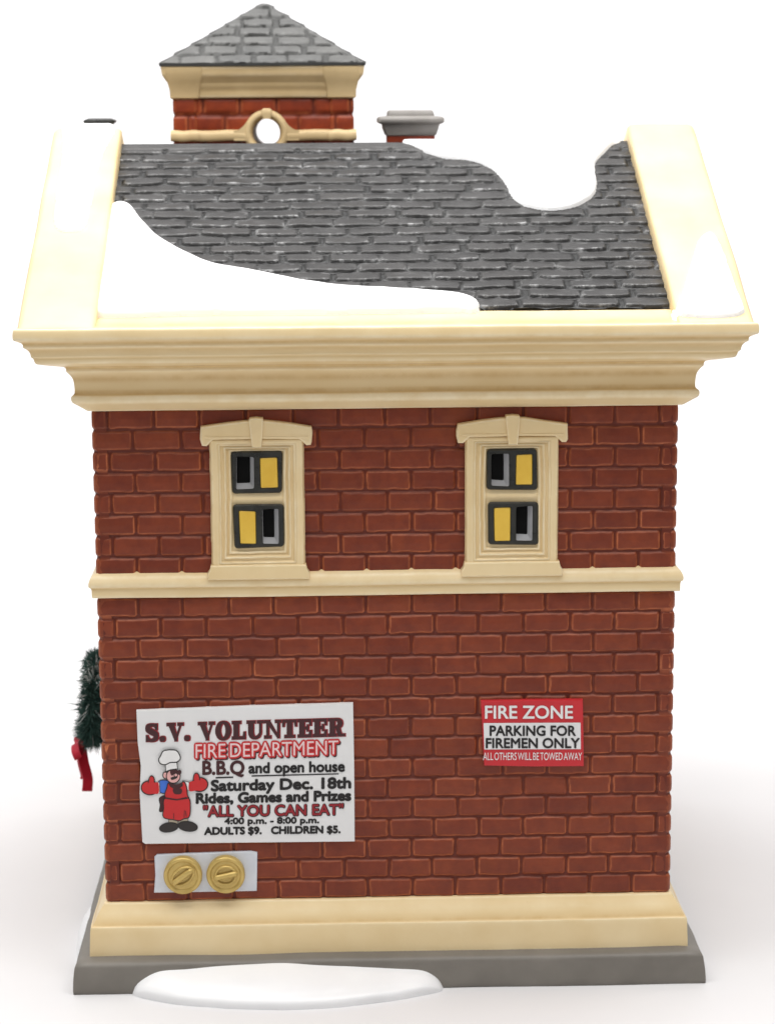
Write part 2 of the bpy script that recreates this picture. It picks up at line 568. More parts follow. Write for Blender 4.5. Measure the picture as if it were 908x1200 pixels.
def on_roof(U, V, h):
    """U = x, V = distance up the slope from the eave; past the ridge it runs down the back"""
    h = h+0.085
    over = V-SL
    k = 0.5*(1+np.tanh(over/0.25))
    yf, zf = -0.15+RD[1]*V+RN[1]*h, 16.66+RD[2]*V+RN[2]*h
    yb, zb = RIDGE_Y+RD[1]*over-RN[1]*h, 20.36-RD[2]*over+RN[2]*h
    return U, yf*(1-k)+yb*k, zf*(1-k)+zb*k-0.03*np.exp(-(over/0.3)**2)


def roof_uv(px, py):
    r = fw+RT*((px-454)/F_PX)+UP*((600-py)/F_PX)
    p0 = Vector((0, -0.15, 16.66))
    n = Vector(RN)
    t = ((p0+n*0.08-CAM_POS) @ n)/(r @ n)
    p = CAM_POS+r*t
    return (p.x, (p-p0) @ Vector(RD))


SNOW_LOW = ([(-6.95, -0.15), (-6.98, 1.6), (-6.9, 3.2), (-6.82, 4.9), (-6.4, 5.15)] +
            [roof_uv(*p) for p in [(165, 260), (182, 278), (212, 296), (250, 312), (300, 321), (350, 331), (400, 338), (450, 341), (500, 344), (540, 348), (558, 356), (552, 365)]] +
            [(1.6, -0.12), (-1.0, -0.17), (-4.0, -0.13)])
SNOW_TOP = ([(0.95, SL+0.25), (0.75, SL+0.02)] +
            [roof_uv(*p) for p in [(485, 170), (515, 183), (550, 187), (575, 196), (592, 212), (606, 235), (630, 244), (662, 244), (690, 232), (697, 215), (694, 194), (703, 181), (715, 170)]] +
            [(6.5, SL-0.02), (6.6, SL+0.5), (6.3, SL+1.4), (4.5, SL+1.9), (2.5, SL+1.6), (1.6, SL+0.9)])


def roof_side(mb, sgn, step, seed):
    U, V = np.meshgrid(np.arange(-6.78, 6.79, step), np.append(np.arange(0, SL, step*0.62), SL), indexing='ij')
    h, w, g, t = shingles(U, V, seed)
    # a plain ridge cap strip
    capm = sstep(SL-0.30, SL-0.25, V)
    h = h*(1-capm)+0.085*capm
    g, w = g*(1-capm), w*(1-capm)
    if sgn > 0:
        # the slates are smoothed over where the moulded snow begins
        for outl in (SNOW_LOW, SNOW_TOP):
            d = sdf_poly(U, V, catmull(outl, 6))
            m_ = np.where(d > 0, 1.0, np.exp(-(d/0.13)**2))
            h = h*(1-m_)+0.075*m_
            w = w*(1-m_)
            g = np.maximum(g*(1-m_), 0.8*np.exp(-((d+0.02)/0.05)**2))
    Y = -0.15+RD[1]*V+RN[1]*h
    Z = 16.66+RD[2]*V+RN[2]*h
    if sgn < 0:
        Y = 2*RIDGE_Y-Y
    mb.grid(U, Y, Z, wear=w, groove=g, tint=t)


rf = MB()
roof_side(rf, 1, 0.04, 51)
roof_side(rf, -1, 0.09, 61)
roof = rf.build('roof', M['slate'], fs)

# ---- parapets: raking coping and gable
def parapet(sx):
    prof = [(6.72, -1.30), (6.72, -0.30), (6.73, -0.06), (6.78, -0.005), (6.88, 0.015), (7.3, 0.03), (7.9, 0.03), (8.35, 0.015), (8.45, -0.03), (8.50, -0.10), (8.49, -0.18),
            (8.40, -0.27), (8.34, -0.36), (8.24, -0.50), (8.12, -0.72), (7.9, -0.84), (7.52, -0.95), (7.47, -1.1), (7.36, -1.32), (7.34, -1.5), (7.36, -1.65), (7.2, -1.85), (7.04, -1.95), (6.72, -1.95)]
    prof = np.array(prof)
    ys = np.concatenate([[-1.49], np.linspace(-1.44, RIDGE_Y-0.30, 40), np.linspace(RIDGE_Y-0.22, RIDGE_Y+0.22, 7), np.linspace(RIDGE_Y+0.30, DEPTH+1.44, 40), [DEPTH+1.49]])
    k = (20.86-16.44)/(RIDGE_Y+1.50)
    mb = MB()
    V = []
    for y in ys:
        a = abs(y-RIDGE_Y)
        zt = 20.85-k*(math.sqrt(a*a+0.06**2)-0.06)-0.03*max(0, (a-6.5)/2.6)
        for (x, d) in prof:
            z = zt+d
            ampl = 0.018*mnoise.noise(Vector((x*0.8*sx, y*0.5, d*2)))
            # at the eaves the coping dies into the cornice ledge
            z = max(z, 16.30)
            if y in (ys[0], ys[-1]):
                z = 16.385+0.3*min(max(z-16.36, 0), 0.05)
            xe = x
            V.append((sx*(xe+ampl), y, z+ampl))
    n = len(prof)
    Fc = []
    for i in range(len(ys)-1):
        for j in range(n):
            q = (i*n+j, i*n+(j+1) % n, (i+1)*n+(j+1) % n, (i+1)*n+j)
            Fc.append(q if sx > 0 else q[::-1])
    mb.add(V, Fc)
    for i in (0, len(ys)-1):
        mb.f.append(tuple(i*n+j for j in range(n)))
        mb.mi.append(0)
    ob = mb.build('parapet', M['cream'], fs, angle=60)
    # brick gable under the coping
    gb = MB()

    def keep(u, z):
        return z < 20.86-k*np.abs(u-RIDGE_Y)-1.2
    brick_face(gb, 0.0, DEPTH, 16.3, 20.3, 0.09, (lambda u, z, h: (sx*(7+h), u, z)), 71+sx, keep=keep, corner=False)
    gb.build('gable', M['brick'], fs)
    return ob


par_l = parapet(-1)
par_r = parapet(1)

# ---- finial behind the left coping
fb = MB()
def box_rings(mb, cx, cy, rings, mi=0, n=4, jit=0.0):
    """stack of rounded-rectangle rings: (half_x, half_y, z)"""
    V, m = [], 0
    for (hx, hy, z) in rings:
        r = min(hx, hy)*0.12
        loop = []
        for (sx_, sy_, a0) in ((1, 1, 0), (-1, 1, 90), (-1, -1, 180), (1, -1, 270)):
            for q in range(n):
                a = math.radians(a0+90*q/(n-1))
                loop.append((cx+sx_*(hx-r)+r*math.cos(a)+jit*random.uniform(-1, 1), cy+sy_*(hy-r)+r*math.sin(a)+jit*random.uniform(-1, 1), z))
        m = len(loop)
        V += loop
    Fc = [(i*m+j, i*m+(j+1) % m, (i+1)*m+(j+1) % m, (i+1)*m+j) for i in range(len(rings)-1) for j in range(m)]
    k = len(rings)-1
    Fc.append(tuple(k*m+j for j in range(m)))
    Fc.append(tuple(reversed(range(m))))
    mb.add(V, Fc, mi)


box_rings(fb, -7.40, 8.9, [(0.30, 0.25, 20.1), (0.30, 0.25, 20.86), (0.33, 0.27, 20.93), (0.42, 0.35, 21.00), (0.42, 0.35, 21.06), (0.30, 0.22, 21.11)])
fb.build('finial', M['sash'], fs, angle=40)

# ---- tower
TX, TY0, TW = -3.02, 10.5, 2.46
TY1 = TY0+2*TW
TYC = TY0+TW
tw = MB()
HC, HR = (TX+0.07, 20.66), 0.42
def hole(u, z):
    return np.hypot(u-HC[0], z-HC[1]) > HR+0.06


tkw = dict(row=0.50, per=1.02, top=21.66, off=0.40)
brick_face(tw, TX-TW, TX+TW, 18.0, 21.75, 0.06, lambda u, z, h: (u, TY0-h, z), 81, keep=hole, **tkw)
brick_face(tw, TX-TW, TX+TW, 18.0, 21.75, 0.08, lambda u, z, h: (u, TY1+h, z), 82, keep=hole, **tkw)
brick_face(tw, TY0, TY1, 18.0, 21.75, 0.08, lambda u, z, h: (TX-TW-h, u, z), 83, **tkw)
brick_face(tw, TY0, TY1, 18.0, 21.75, 0.08, lambda u, z, h: (TX+TW+h, u, z), 84, **tkw)
# corner pilasters stand a little proud
for sx_ in (-1, 1):
    a, b = (TX-TW-0.05, TX-TW+0.62) if sx_ < 0 else (TX+TW-0.62, TX+TW+0.05)
    brick_face(tw, a, b, 18.0, 21.75, 0.05, lambda u, z, h: (u, TY0-0.07-h, z), 85+sx_, **tkw)
tower = tw.build('tower', M['brick_orange'], fs)
TC = [(0.0, 21.62), (0.07, 21.64), (0.09, 21.74), (0.10, 21.84), (0.15, 21.95), (0.17, 22.03), (0.185, 22.06), (0.25, 22.16), (0.31, 22.26), (0.33, 22.40), (0.33, 22.50), (0.1, 22.53)]
sweep('tower_cornice', TC, M['cream_dull'], 0.02, 14, tower, x0=TW, y0=TY0, y1=TY1, xc=TX, seg=24, smooth_n=3)
for sx_ in (-1, 1):
    cb = MB()
    cx = TX+sx_*(TW-0.29)
    box_rings(cb, cx, TY0+0.30, [(0.36+e*0.55, 0.36+e*0.9, z) for e, z in [(0.0, 21.60), (0.08, 21.64), (0.10, 21.84), (0.17, 22.0), (0.20, 22.08), (0.31, 22.28), (0.33, 22.47)]])
    cb.build('corner_bracket', M['cream_dull'], tower, angle=50)
BD = [(-0.02, 20.44), (0.07, 20.45), (0.11, 20.50), (0.125, 20.58), (0.115, 20.66), (0.07, 20.72), (-0.02, 20.75)]
# band with its arch: built as four straight runs, the front and rear broken by the opening
bb = MB()
prof = catmull(BD, 4, closed=False)
def run(a, b, extra=0.0):
    a, b = np.array(a, float), np.array(b, float)
    t = (b-a)/np.linalg.norm(b-a)
    n = np.array([t[1], -t[0]])
    ts = np.linspace(0, 1, 14)
    X = np.array([[a[0]+(b-a)[0]*s+n[0]*(e+extra) for e, z in prof] for s in ts])
    Y = np.array([[a[1]+(b-a)[1]*s+n[1]*(e+extra) for e, z in prof] for s in ts])
    Z = np.array([[z+0.012*math.sin(s*9+a[0]) for e, z in prof] for s in ts])
    bb.grid(X, Y, Z)


L_, R_ = TX-TW-0.10, TX+TW+0.10
run((L_, TY0), (HC[0]-HR-0.05, TY0)); run((HC[0]+HR+0.05, TY0), (R_, TY0))
run((L_-0.02, TY0-0.08), (TX-TW+0.66, TY0-0.08)); run((TX+TW-0.66, TY0-0.08), (R_+0.02, TY0-0.08))
run((TX+TW, TY0-0.10), (TX+TW, TY1+0.1)); run((R_, TY1), (HC[0]+HR, TY1)); run((HC[0]-HR, TY1), (L_, TY1)); run((TX-TW, TY1+0.1), (TX-TW, TY0-0.1))
bb.build('tower_band', M['cream_dull'], tower, angle=60)
ab = MB()
angs = np.linspace(0, 2*math.pi, 65)
ring = [(HR+0.20, 0.0), (HR+0.20, 0.07), (HR+0.14, 0.14), (HR+0.06, 0.15), (HR+0.02, 0.12), (HR-0.02, 0.02), (HR-0.04, -0.2)]
ring += [(HR-0.05, -0.6), (HR-0.05, -4.4), (HR-0.02, -2*TW-0.02), (HR+0.06, -2*TW-0.15), (HR+0.18, -2*TW-0.1), (HR+0.2, -2*TW)]
X = np.array([[HC[0]+r*math.cos(a) for r, d in ring] for a in angs])
Z = np.array([[HC[1]+r*1.04*math.sin(a) for r, d in ring] for a in angs])
Y = np.array([[TY0-d for r, d in ring] for a in angs])
ab.grid(X, Y, Z)
for sx_ in (-1, 1):
    ts = np.linspace(0, 1, 9)
    fl = [(HC[0]+sx_*(HR+0.48-0.36*t), 20.735+0.24*t**2.2) for t in ts]+[(HC[0]+sx_*(HR+0.02), 20.95), (HC[0]+sx_*(HR+0.02), 20.46), (HC[0]+sx_*(HR+0.48), 20.46)]
    bm_ = bmesh.new()
    fr_ = [bm_.verts.new((x, TY0-0.115, z)) for x, z in fl]
    bk_ = [bm_.verts.new((x, TY0+0.05, z)) for x, z in fl]
    bm_.faces.new(fr_)
    for i in range(len(fl)):
        j = (i+1) % len(fl)
        bm_.faces.new((fr_[i], bk_[i], bk_[j], fr_[j]))
    bmesh.ops.recalc_face_normals(bm_, faces=bm_.faces[:])
    bm_.verts.index_update()
    ab.add([tuple(v.co) for v in bm_.verts], [tuple(v.index for v in f.verts) for f in bm_.faces])
    bm_.free()
box_rings(ab, HC[0]+0.02, TY0-0.06, [(0.11, 0.12, 21.05), (0.13, 0.13, 21.2), (0.14, 0.13, 21.30), (0.09, 0.09, 21.34)])
ab.build('arch', M['cream_dull'], tower, angle=60)
# hipped roof of the tower
hr = MB()
EA, AP = TW+0.36, 24.27
for k in range(4):
    S, T = np.meshgrid(np.linspace(0, 1, 130 if k == 0 else 70), np.linspace(0, 0.985, 80 if k == 0 else 40), indexing='ij')
    u = (S-.5)*2*EA*(1-T)
    sl = math.hypot(EA, AP-22.52)
    h, w_, g_, t_ = shingles(u+k*7, T*sl, 91+k, row=0.50, per=0.98, H=0.10, v0=-0.05)
    fade = sstep(0, 0.12, np.minimum(u+EA*(1-T), EA*(1-T)-u))
    h = 0.05+(h-0.05)*fade
    nz, ny = EA/sl, (AP-22.52)/sl
    yy, zz = -(EA*(1-T))-ny*h, 22.52+(AP-22.52)*T+nz*h
    c, s = math.cos(k*math.pi/2), math.sin(k*math.pi/2)
    hr.grid(TX+c*u-s*yy, TYC+s*u+c*yy, zz, wear=w_*0.5*fade, groove=g_*0.8*fade, tint=t_)
# soffit edge and rounded apex
hr.add([(TX-EA-.02, TYC-EA-.02, 22.50), (TX+EA+.02, TYC-EA-.02, 22.50), (TX+EA+.02, TYC+EA+.02, 22.50), (TX-EA-.02, TYC+EA+.02, 22.50),
        (TX-EA-.03, TYC-EA-.03, 22.58), (TX+EA+.03, TYC-EA-.03, 22.58), (TX+EA+.03, TYC+EA+.03, 22.58), (TX-EA-.03, TYC+EA+.03, 22.58)],
       [(3, 2, 1, 0), (0, 1, 5, 4), (1, 2, 6, 5), (2, 3, 7, 6), (3, 0, 4, 7)], groove=[0.7]*8)
th, ph = np.meshgrid(np.linspace(0, 2*math.pi, 17), np.linspace(0.05, math.pi-0.05, 9), indexing='ij')
hr.grid(TX+0.24*np.cos(th)*np.sin(ph), TYC+0.24*np.sin(th)*np.sin(ph), AP-0.14+0.16*np.cos(ph), tint=th*0+0.5)
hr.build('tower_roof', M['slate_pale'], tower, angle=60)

# ---- chimney
CX, CY = 1.03, 9.9
ch = MB()
box_rings(ch, CX, CY, [(0.60, 0.45, 18.5), (0.66, 0.50, 20.63)])
chim = ch.build('chimney', M['brick_orange'], fs, angle=40)
cc = MB()
box_rings(cc, CX, CY, [(0.62, 0.47, 20.56), (0.70, 0.54, 20.60), (0.76, 0.58, 20.78), (0.78, 0.60, 20.88), (0.86, 0.68, 20.91), (0.91, 0.72, 20.95), (0.91, 0.72, 21.04), (0.86, 0.68, 21.09), (0.68, 0.52, 21.11),
                       (0.64, 0.48, 21.12), (0.63, 0.47, 21.22), (0.58, 0.42, 21.27)], jit=0.006)
cc.build('chimney_cap', M['cap_grey'], chim, angle=50)


# ---- snow: rounded glazed patches that follow the surface beneath them
def snow_patch(outline, mapf, parent, thick=0.16, edge=0.17, step=0.045, seed=0, label=None, n=7, name='snow_patch'):
    poly = catmull(outline, n)
    lo, hi = poly.min(0)-0.15, poly.max(0)+0.15
    U, V = np.meshgrid(np.arange(lo[0], hi[0], step), np.arange(lo[1], hi[1], step), indexing='ij')
    d = sdf_poly(U, V, poly)+0.012*vnoise(U*3, V*3, seed)
    t = np.clip((d+0.05)/edge, 0, 1)
    h = thick*np.sqrt(1-(1-t)**2)+0.03*vnoise(U*0.9, V*0.9, seed+1)*t
    h = np.where(d < -0.05, d*1.2, h)
    X, Y, Z = mapf(U, V, h)
    kp = (d[:-1, :-1] > -0.13) | (d[1:, 1:] > -0.13)
    mb = MB()
    mb.grid(X, Y, Z, keep=kp)
    o = mb.build(name, M['snow'], parent)
    if label:
        o['label'] = label
    return o


snow_patch(SNOW_LOW, on_roof, roof, 0.15, 0.18, step=0.04, seed=5,
           label='large snow drift along the lower left edge of the roof')
snow_patch(SNOW_TOP, on_roof, roof, 0.13, 0.12, step=0.035, seed=6, label='wavy snow drift hanging over the ridge at the right')
PK = (20.86-16.44)/(RIDGE_Y+1.50)
PL = math.hypot(1, PK)


def on_coping(U, V, h):
    """U = x, V = slope distance from the eave lip of the coping"""
    n = np.array([0, -PK/PL, 1/PL])
    LR = (RIDGE_Y+1.5)*PL
    over = V-LR
    k = 0.5*(1+np.tanh(over/0.2))
    h = h+0.03
    yf, zf = -1.5+V/PL+n[1]*h, 16.44+V*PK/PL+n[2]*h
    yb, zb = RIDGE_Y+over/PL-n[1]*h, 20.86-over*PK/PL+n[2]*h
    return U, yf*(1-k)+yb*k, zf*(1-k)+zb*k-0.02*np.exp(-(over/0.25)**2)


LR = (RIDGE_Y+1.5)*PL


def coping_uv(px, py):
    r = fw+RT*((px-454)/F_PX)+UP*((600-py)/F_PX)
    n = Vector((0, -PK/PL, 1/PL))
    p0 = Vector((0, -1.5, 16.44))
    t = ((p0-CAM_POS) @ n)/(r @ n)
    p = CAM_POS+r*t
    return (p.x, (p-p0) @ Vector((0, 1/PL, PK/PL)))


cl = [coping_uv(*p) for p in [(76, 180), (70, 220), (66, 255), (70, 270), (84, 273), (98, 268), (104, 245), (112, 205), (122, 175), (132, 158)]]
snow_patch([(-7.0, LR+0.3), (-7.1, LR+1.2), (-7.9, LR+1.3), (-8.25, LR+0.5), (-8.25, LR)]+cl, on_coping, par_l, 0.12, 0.16, seed=8,
           label='long snow streak draped over the peak of the left coping')
crr = [coping_uv(*p) for p in [(795, 366), (803, 340), (812, 310), (820, 285), (832, 277), (842, 290), (853, 320), (864, 350), (868, 367), (840, 372), (812, 371)]]
snow_patch(crr, on_coping, par_r, 0.12, 0.18, seed=9, label='tapering snow patch at the foot of the right coping')


# snow bank against the plinth
def plinth_snow(x0, x1, topf, outf, place, label, seed, nx=110, nv=26):
    S, T = np.meshgrid(np.linspace(0, 1, nx), np.linspace(0, 1, nv), indexing='ij')
    x = x0+(x1-x0)*S
    tz, to = catmull(topf, 10, closed=False), catmull(outf, 10, closed=False)
    zt = np.maximum(np.interp(S, tz[:, 0], tz[:, 1]), 0.002)
    out = np.interp(S, to[:, 0], to[:, 1])
    ends = np.clip(np.minimum(S, 1-S)/0.05, 0, 1)
    # rounded lip on the table, then a flat slope up to the plinth face
    lip = np.clip(T/0.22, 0, 1)
    rise = np.clip((T-0.16)/0.84, 0, 1)
    zl = np.minimum(0.24, zt*0.5)
    z = zl*np.sin(lip*math.pi/2)+(zt-zl)*rise**0.9
    o_ = out*(1-0.06*lip**3)*(1-0.985*rise**1.35)+0.03*np.sin(lip*math.pi)*ends+0.015
    bmp = 0.035*vnoise(x*0.8, T*3, seed)+0.02*vnoise(x*2.3, T*4, seed+1)
    z = z+bmp*ends*rise*(1-rise)*2.5
    o_ = o_+bmp*ends*(1-rise)-0.10*rise**3
    X, Y, Z = place(x, o_, z)
    mb = MB()
    mb.grid(X, Y, Z)
    o = mb.build('snow_bank', M['snow'], fs)
    o['label'] = label
    return o


plinth_snow(-6.34, 1.30, [(0, 0), (0.008, 0.20), (0.03, 0.38), (0.085, 0.58), (0.17, 0.62), (0.26, 0.67), (0.38, 0.70), (0.50, 0.71), (0.60, 0.65), (0.72, 0.60), (0.84, 0.53), (0.93, 0.47), (0.975, 0.30), (0.995, 0.10), (1, 0)],
            [(0, 0.0), (0.01, 0.14), (0.06, 0.36), (0.15, 0.68), (0.27, 0.90), (0.40, 1.07), (0.52, 1.12), (0.64, 1.05), (0.76, 0.88), (0.87, 0.62), (0.95, 0.38), (0.99, 0.20), (1, 0.0)],
            lambda x, o_, z: (x, -0.775-o_, z), 'long low snow bank against the front face of the plinth', 3)
plinth_snow(1.3, 4.2, [(0, 0), (0.05, 0.45), (0.2, 0.68), (0.6, 0.74), (0.9, 0.6), (1, 0)], [(0, 0), (0.1, 0.12), (0.5, 0.20), (0.85, 0.16), (1, 0)],
            lambda x, o_, z: (-7.775-o_, x, z), 'small snow bank on the side of the plinth', 4, nx=50)


# ---- windows
def rrect(x0, x1, z0, z1, r, n=5, jit=0.0, rnd=None):
    out = []
    for (cx, cz, a0) in ((x1-r, z1-r, 0), (x0+r, z1-r, 90), (x0+r, z0+r, 180), (x1-r, z0+r, 270)):
        for q in range(n):
            a = math.radians(a0+90*q/(n-1))
            j = (rnd.uniform(-jit, jit) if rnd else 0, rnd.uniform(-jit, jit) if rnd else 0)
            out.append((cx+r*math.cos(a)+j[0], cz+r*math.sin(a)+j[1]))
    return out


def skew(loop, rnd, amt):
    """shift the four corners a little, as a hand-painted edge does"""
    P = np.array(loop)
    lo, hi = P.min(0), P.max(0)
    q = (P-lo)/(hi-lo)
    off = [np.array([rnd.uniform(-amt, amt), rnd.uniform(-amt, amt)]) for _ in range(4)]
    return [tuple(p+off[0]*(1-a)*(1-b)+off[1]*a*(1-b)+off[2]*a*b+off[3]*(1-a)*b) for p, (a, b) in zip(P, q)]


def scale_loop(loop, d):
    """offset a convex loop outward by d"""
    n = len(loop)
    out = []
    for i in range(n):
        a, b, c = np.array(loop[i-1]), np.array(loop[i]), np.array(loop[(i+1) % n])
        t = c-a
        nrm = np.array([t[1], -t[0]])/(np.linalg.norm(t)+1e-9)
        out.append(tuple(b+nrm*d))
    return out


def fill_loops(loops, y):
    bm_ = bmesh.new()
    edges = []
    for lp in loops:
        vs = [bm_.verts.new((x, y, z)) for x, z in lp]
        edges += [bm_.edges.new((vs[i], vs[(i+1) % len(vs)])) for i in range(len(vs))]
    bmesh.ops.triangle_fill(bm_, use_beauty=True, use_dissolve=False, edges=edges, normal=(0, -1, 0))
    bm_.verts.index_update()
    V = [tuple(v.co) for v in bm_.verts]
    Fc = [tuple(v.index for v in f.verts) for f in bm_.faces]
    bm_.free()
    return V, Fc


def ring_faces(mb, la, ya, lb, yb, mi=0, wear=0.0):
    n = len(la)
    V = [(x, ya, z) for x, z in la]+[(x, yb, z) for x, z in lb]
    mb.add(V, [(i, (i+1) % n, n+(i+1) % n, n+i) for i in range(n)], mi, wear=[wear]*(2*n))


def prism(mb, loop, y_front, y_back, bev=0.03, mi=0):
    """flat front, rounded edge, extruded back"""
    lf = scale_loop(loop, -bev)
    V, Fc = fill_loops([lf], y_front)
    mb.add(V, Fc, mi)
    lm = scale_loop(loop, -bev*0.3)
    ring_faces(mb, lf, y_front, lm, y_front+bev*0.3, mi, wear=0.6)
    ring_faces(mb, lm, y_front+bev*0.3, loop, y_front+bev, mi, wear=0.5)
    ring_faces(mb, loop, y_front+bev, loop, y_back, mi)


def window(cx, seed):
    rnd = random.Random(seed)
    w, z0, z1 = 1.13, 10.36, 13.66
    step = 0.022
    SU, SL_ = (-0.615, 0.605, 12.33, 13.345), (-0.585, 0.625, 11.0, 12.06)
    U, Z = np.meshgrid(np.linspace(-w, w, int(2*w/step)+1), np.linspace(z0, z1, int((z1-z0)/step)+1), indexing='ij')
    Un = U+0.015*vnoise(U*1.5, Z*1.2, seed)
    taper = 1-0.035*(Z-z0)/(z1-z0)
    d = np.minimum(np.minimum(w-np.abs(Un), (z1-Z)*1.6), Z-z0-0.05)+0.008*vnoise(U*4, Z*4, seed+2)
    kx = [-.1, 0.0, 0.015, 0.05, 0.19, 0.215, 0.24, 0.265, 0.33, 0.352, 0.375, 0.40, 0.44, 0.462, 0.49, 0.52, 5]
    ky = [0.0, 0.0, 0.13, 0.20, 0.205, 0.17, 0.235, 0.135, 0.135, 0.18, 0.17, 0.085, 0.085, 0.125, 0.115, 0.06, 0.06]
    p = np.interp(d, kx, ky)
    p = (p+np.interp(d+0.012, kx, ky)+np.interp(d-0.012, kx, ky))/3
    p = p+0.008*vnoise(U*2.2, Z*2.2, seed+5)
    cvx = (np.interp(d, kx, ky)-0.5*(np.interp(d-0.03, kx, ky)+np.interp(d+0.03, kx, ky)))*(d > 0.06)
    fw_, fg_ = np.clip((cvx-0.004)/0.02, 0, 1)*0.85, np.clip((-cvx-0.004)/0.02, 0, 1)*0.55
    # meeting rail between the sashes
    p = p+0.05*np.exp(-((Z-12.19)/0.08)**2)*(np.abs(U) < 0.64)
    for (a, b, c, e) in (SU, SL_):
        rec = (U > a+0.06) & (U < b-0.06) & (Z > c+0.06) & (Z < e-0.06)
        p = np.where(rec, -0.45, p)
    p = np.where(d <= 0.0, -0.05, p)
    fr = MB()
    fr.grid(cx+U*1.0, -p, Z, wear=fw_, groove=fg_)
    win = fr.build('window', M['cream'], fs)
    # head with shallow pediment
    hd = MB()
    head = [(1.32, 13.56), (1.33, 13.80), (1.31, 13.93), (0.75, 14.02), (0.30, 14.09), (0.0, 14.10), (-0.30, 14.09), (-0.75, 14.03), (-1.31, 13.95), (-1.34, 13.80), (-1.33, 13.66), (-1.30, 13.50),
            (-1.17, 13.49), (-1.10, 13.56), (-1.02, 13.64), (-0.3, 13.65), (0.3, 13.65), (1.02, 13.64), (1.10, 13.56), (1.18, 13.49), (1.28, 13.49)]
    head = [(x+rnd.uniform(-.01, .01), z+rnd.uniform(-.008, .008)) for x, z in head]
    prism(hd, [(cx+x, z) for x, z in head], -0.235, 0.0, 0.05)
    # a fillet line along the lower edge of the head
    prism(hd, [(cx+x, z) for x, z in [(1.22, 13.66), (1.22, 13.71), (-1.22, 13.72), (-1.22, 13.67)]], -0.255, 0.0, 0.012)
    hd.build('lintel', M['cream'], win, angle=40)
    kb = MB()
    prism(kb, [(cx+x, z) for x, z in [(0.12, 13.46), (0.155, 13.80), (0.175, 14.10), (0.16, 14.15), (0.0, 14.165), (-0.16, 14.15), (-0.175, 14.09), (-0.14, 13.75), (-0.105, 13.46)]], -0.305, 0.0, 0.035)
    kb.build('keystone', M['cream'], win, angle=40)
    sb = MB()
    prism(sb, [(cx+x, z) for x, z in [(1.21, 10.24), (1.22, 10.40), (1.17, 10.47), (1.14, 10.60), (-1.14, 10.60), (-1.17, 10.48), (-1.22, 10.41), (-1.21, 10.24)]], -0.245, 0.0, 0.035)
    sb.build('sill', M['cream'], win, angle=40)
    for (a, b, c, e), up_ in ((SU, True), (SL_, False)):
        ww, hh = b-a, e-c

        def sub(x0, x1, t0, t1):
            return skew(rrect(cx+a+ww*x0, cx+a+ww*x1, e-hh*t1, e-hh*t0, 0.035, 3), rnd, 0.016)
        if up_:
            dark, lit = sub(0.10, 0.435, 0.13, 0.895), sub(0.575, 0.905, 0.15, 0.885)
        else:
            lit, dark = sub(0.125, 0.445, 0.14, 0.91), sub(0.565, 0.895, 0.12, 0.905)
        outer = skew(rrect(cx+a, cx+b, c, e, 0.085, 4), rnd, 0.025)
        sm = MB()
        yf = -0.145
        of = scale_loop(outer, -0.03)
        V, Fc = fill_loops([of, scale_loop(dark, 0.012), scale_loop(lit, 0.012)], yf)
        sm.add(V, Fc)
        ring_faces(sm, of, yf, outer, yf+0.03)
        ring_faces(sm, outer, yf+0.03, outer, yf+0.14)
        for hl in (dark, lit):
            ring_faces(sm, scale_loop(hl, 0.012), yf, hl, yf+0.015)
            ring_faces(sm, hl, yf+0.015, hl, yf+0.05)
        sm.build('sash', M['sash'], win, angle=35)
        pm = MB()
        prism(pm, scale_loop(lit, -0.004), yf+0.012, yf+0.12, 0.02)
        pl = pm.build('pane', M['yellow'], win, angle=40)
        pl['label'] = 'yellow window pane'
        # bare reveal narrowing to a black sheet, the unlit inside put into colour
        x0_, x1_ = min(p_[0] for p_ in dark), max(p_[0] for p_ in dark)
        zb_, zt_ = min(p_[1] for p_ in dark), max(p_[1] for p_ in dark)
        dm = MB()
        back = [(x0_+(x-x0_)*(0.70 if not (up_ and seed == 1) else 0.76)+0.012, zt_+(z-zt_)*0.83-0.012) for x, z in dark]
        ring_faces(dm, dark, yf+0.03, back, yf+0.17, 0)
        V, Fc = fill_loops([back], yf+0.17)
        dm.add(V, Fc, 1)
        dp = dm.build('pane', [M['lining'], M['black']], win, angle=40)
        dp['label'] = 'black panel painted as the dark window opening, with a pale grey reveal'
    return win


w1 = window(-3.09, 1)
w2 = window(3.00, 2)

# ------------------------------------------------------------------ signs on the front wall
def wall_pt(px, py, y):
    r = fw+RT*((px-454)/F_PX)+UP*((600-py)/F_PX)
    t = (y-CAM_POS.y)/r.y
    p = CAM_POS+r*t
    return (p.x, p.z)


def slab_sign(name, loop, y_front, mat, parent, y_back=0.03, bev=0.02):
    mb = MB()
    prism(mb, loop, y_front, y_back, bev)
    return mb.build(name, mat, parent, angle=40)


_fc = {}


def text_mesh(s, offset=0.0, space=1.0, wspace=1.0):
    cu = bpy.data.curves.new('lettering', 'FONT')
    cu.body = s
    cu.size = 1
    cu.offset = offset
    cu.space_character = space
    cu.space_word = wspace
    cu.resolution_u = 5
    o = bpy.data.objects.new('lettering', cu)
    COL.objects.link(o)
    dg = bpy.context.evaluated_depsgraph_get()
    dg.update()
    me = o.evaluated_get(dg).to_mesh()
    V = np.array([v.co[:2] for v in me.vertices])
    Fc = [tuple(p.vertices) for p in me.polygons]
    o.evaluated_get(dg).to_mesh_clear()
    bpy.data.objects.remove(o)
    bpy.data.curves.remove(cu)
    return V, Fc


CAPH = text_mesh('H')[0][:, 1].max()


